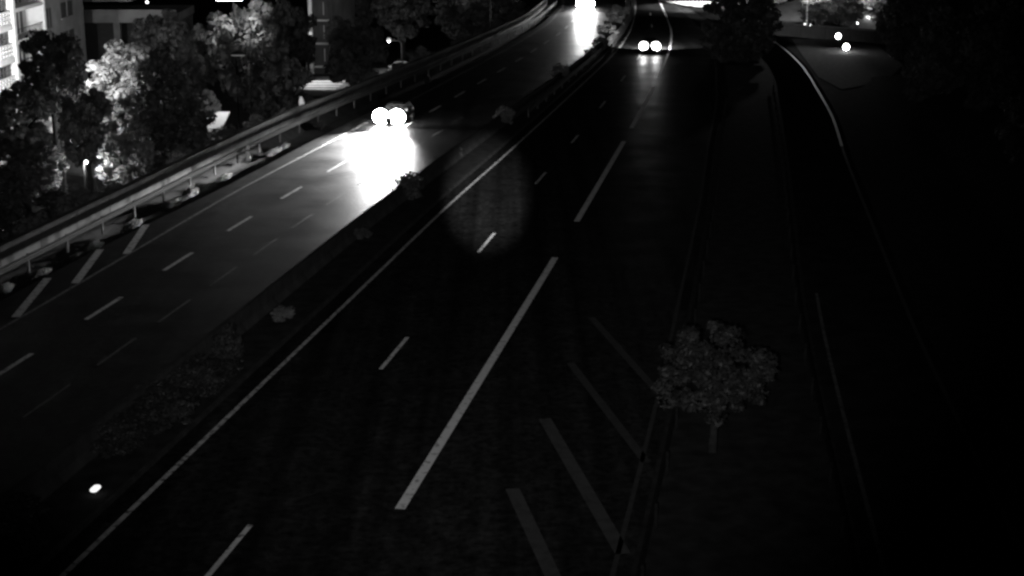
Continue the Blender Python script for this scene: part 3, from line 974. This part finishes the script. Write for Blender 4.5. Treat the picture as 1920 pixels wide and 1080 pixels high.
# local: x out of the facade (+x towards the road), y along it
ST = 2.65
build('wall', MB().box(-10, -1.5, -16, 21.6, 0, 18.5), M['plaster'], ap_)
build('end_wall', MB().box(-1.498, 0.0, 8.9, 21.6, 0, 18.5), M['plaster_grey'], ap_)
build('pier', MB().box(-1.45, 0.35, -0.3, 0.3, 0, 18.5), M['whitetrim'], ap_)
build('pier', MB().box(-1.45, 0.25, 8.45, 8.85, 0, 18.5), M['whitetrim'], ap_)
build('pier', MB().box(-1.45, 0.35, -8.8, -8.2, 0, 18.5), M['whitetrim'], ap_)
for k in range(7):
    zs = 5.35 + ST * (k - 2)
    if zs > 0:
        build('floor_band', MB().box(-1.49, 0.22, -8.19, -0.31, zs - 0.22, zs + 0.22), M['whitetrim'], ap_)
        # perforated balustrade: bars and posts round three rows of holes
        pb = MB()
        for q in range(4):
            pb.box(0.0, 0.12, -8.19, -0.31, zs + 0.225 + q * 0.34, zs + 0.225 + q * 0.34 + 0.12)
        for q in range(11):
            y = -8.15 + q * 0.76
            pb.box(0.012, 0.108, y, y + 0.24, zs + 0.23, zs + 1.3)
        build('balustrade', pb, M['whitetrim'], ap_)
        w_ = build('window', MB().box(-0.25, -0.2, -8.15, -0.35, zs + 0.23, zs + ST - 0.24), M['glass'], ap_)
        wb = MB()
        for q in range(10):
            y = -8.1 + q * 0.8
            wb.box(-0.195, -0.15, y, y + 0.1, zs + 0.24, zs + ST - 0.25)
        for q in range(5):
            z = zs + 0.3 + q * 0.48
            wb.box(-0.19, -0.155, -8.1, -0.36, z, z + 0.05)
        build('bars', wb, M['shutter_bar'], w_)
    zb = 3.99 + ST * (k - 1)
    if zb > 0:
        build('balcony_slab', MB().box(-1.49, 0.18, 0.31, 8.44, zb - 0.2, zb + 0.12), M['whitetrim'], ap_)
        dd = build('balcony_door', MB().box(-1.495, -1.44, 4.2, 7.6, zb + 0.125, zb + 2.2), M['shutter'], ap_)
        for q in (5.2, 6.45):
            build('frame', MB().box(-1.435, -1.39, q, q + 0.15, zb + 0.13, zb + 2.2), M['whitetrim'], dd)
        rl = MB().box(-0.0, 0.05, 0.4, 8.4, zb + 0.95, zb + 1.0)
        for q in range(27):
            rl.box(0.01, 0.035, 0.45 + q * 0.3, 0.475 + q * 0.3, zb + 0.125, zb + 0.95)
        build('railing', rl, M['darksteel'], ap_)
        for (y0, y1, z0, z1) in ((9.6, 11.2, 0.3, 2.0), (14.2, 18.0, 0.75, 2.15)):
            w2 = build('window', MB().box(-0.06, 0.012, y0, y1, zb + z0, zb + z1), M['shutter'], ap_)
            build('sill', MB().box(0.0, 0.12, y0 - 0.1, y1 + 0.1, zb + z0 - 0.1, zb + z0 - 0.002), M['plaster_grey'], w2)
            build('frame', MB().box(0.014, 0.04, (y0 + y1) / 2 - 0.04, (y0 + y1) / 2 + 0.04, zb + z0, zb + z1), M['plaster_grey'], w2)
rfp = build('roof', MB().box(-10.3, 0.4, -16.3, 21.9, 18.502, 18.8), M['plaster_grey'], ap_)

# low dark garage building behind
gb = thing('garage_building', 'low dark building with wide open bays beyond the trees', 'building', (-56, 174, -5.7), R(2))
build('roof', MB().box(0, 19, -0.4, 12, 7.0, 7.9), M['plaster_grey'], gb)
build('upper_beam', MB().box(0, 14, 0.8, 11, 9.2, 10.0), M['plaster_grey'], gb)
for i in range(4):
    build('column', MB().box(0.2 + i * 5.9, 0.9 + i * 5.9, 0, 0.7, 0, 6.998), M['plaster_grey'], gb)
build('back_wall', MB().box(0, 19, 10.5, 11, 0, 6.995), M['shutter'], gb)
build('parapet', MB().box(0, 19, -0.3, -0.1, 7.902, 8.4), M['plaster_grey'], gb)
for label, x, y, z in (('small point lamp on the corner of the low dark building', -50.2, 189, 1.6), ('small point lamp above the roof of the low dark building', -43.6, 189.5, 2.3)):
    t = thing('wall_lamp', label, 'lamp', (x, y, z))
    build('bracket', MB().box(-0.05, 0.05, 0.05, 0.6, -0.05, 0.05).box(-0.04, 0.04, 0.5, 0.6, -10, 0.0), M['darksteel'], t)
    rings = [[(math.cos(k * math.pi / 6) * 0.16 * math.cos(v), math.sin(k * math.pi / 6) * 0.16 * math.cos(v), 0.16 * math.sin(v)) for k in range(12)] for v in (-1.35, -0.8, -0.3, 0.3, 0.8, 1.35)]
    build('globe', MB().loft(rings), M['globe'], t, smooth=True)

# tall block seen between the trees
tb = thing('tall_block', 'tall pale block with a lit corner seen between the trees', 'building', (-23.3, 185, -5.7), R(-12))
build('wall', MB().box(0.0, 2.3, 0, 9, 0, 16), M['plaster_dark'], tb)  # dim side of the block, its shade put into the plaster colour
build('corner_pier', MB().box(-0.45, -0.002, -0.25, 0.6, 0, 16), M['whitetrim'], tb)  # lit side of the block put in as a white strip
for k in range(6):
    z = 1.0 + k * 2.7
    build('balcony_slab', MB().box(0.3, 2.0, -0.9, -0.002, z - 0.15, z), M['plaster'], tb)
    w_ = build('window', MB().box(0.8, 1.9, -0.06, -0.003, z + 0.5, z + 2.0), M['shutter'], tb)
    build('frame', MB().box(1.32, 1.4, -0.09, -0.062, z + 0.5, z + 2.0), M['plaster'], w_)
build('roof', MB().box(-0.5, 2.5, -0.3, 9.2, 16.002, 16.3), M['plaster_grey'], tb)
street_lamp('street lamp lighting the corner of the tall block', (-25.8, 182.0, -5.7), 7.5, (0.3, 0.2, 0), 0.18, M['globe_dim'], 90, M['steel'])

# small lamps among the hillside bushes
for label, x, y, z, r, w_ in (
        ('hillside lamp glaring beside the top of the thin lamp post', 36.4, 208, 1.1, 0.33, 1600),
        ('hillside lamp glaring in the bush past the thin lamp post', 39.8, 200, 1.5, 0.30, 2200),
        ('hillside lamp just above the broad dark gore tree', 33.9, 212, 0.9, 0.22, 900),
        ('hillside lamp beside the bright far side road', 29.9, 216, 0.6, 0.2, 200),
        ('dim hillside lamp at the edge of the dark bank trees', 42.6, 189, 0.5, 0.1, 500),
        ('dim lamp on the low dark retaining wall', 38.8, 177.5, 0.9, 0.08, 60),
        ('tiny lamp at the foot of the thin lamp post', 33.75, 182.2, 0.35, 0.09, 10),
        ('tiny lamp just beyond the foot of the thin lamp post', 34.4, 182.2, 0.25, 0.09, 10)):
    zb = tz(*LS(x, y))
    t = thing('garden_lamp', label, 'lamp', (x, y, min(zb, z - 0.3)))
    hz = z - min(zb, z - 0.3)
    build('post', MB().tube([(0, 0, -0.2), (0, 0, hz)], [0.03, 0.03], 6), M['darksteel'], t)
    rings = [[(math.cos(k * math.pi / 6) * r * math.cos(v), math.sin(k * math.pi / 6) * r * math.cos(v), hz + r * math.sin(v)) for k in range(12)] for v in (-1.35, -0.8, -0.3, 0.3, 0.8, 1.35)]
    build('globe', MB().loft(rings), M['globe'], t, smooth=True)
    bulb('lamp_bulb', (0, -0.1, hz + r + 0.15), w_, 0.1, t)
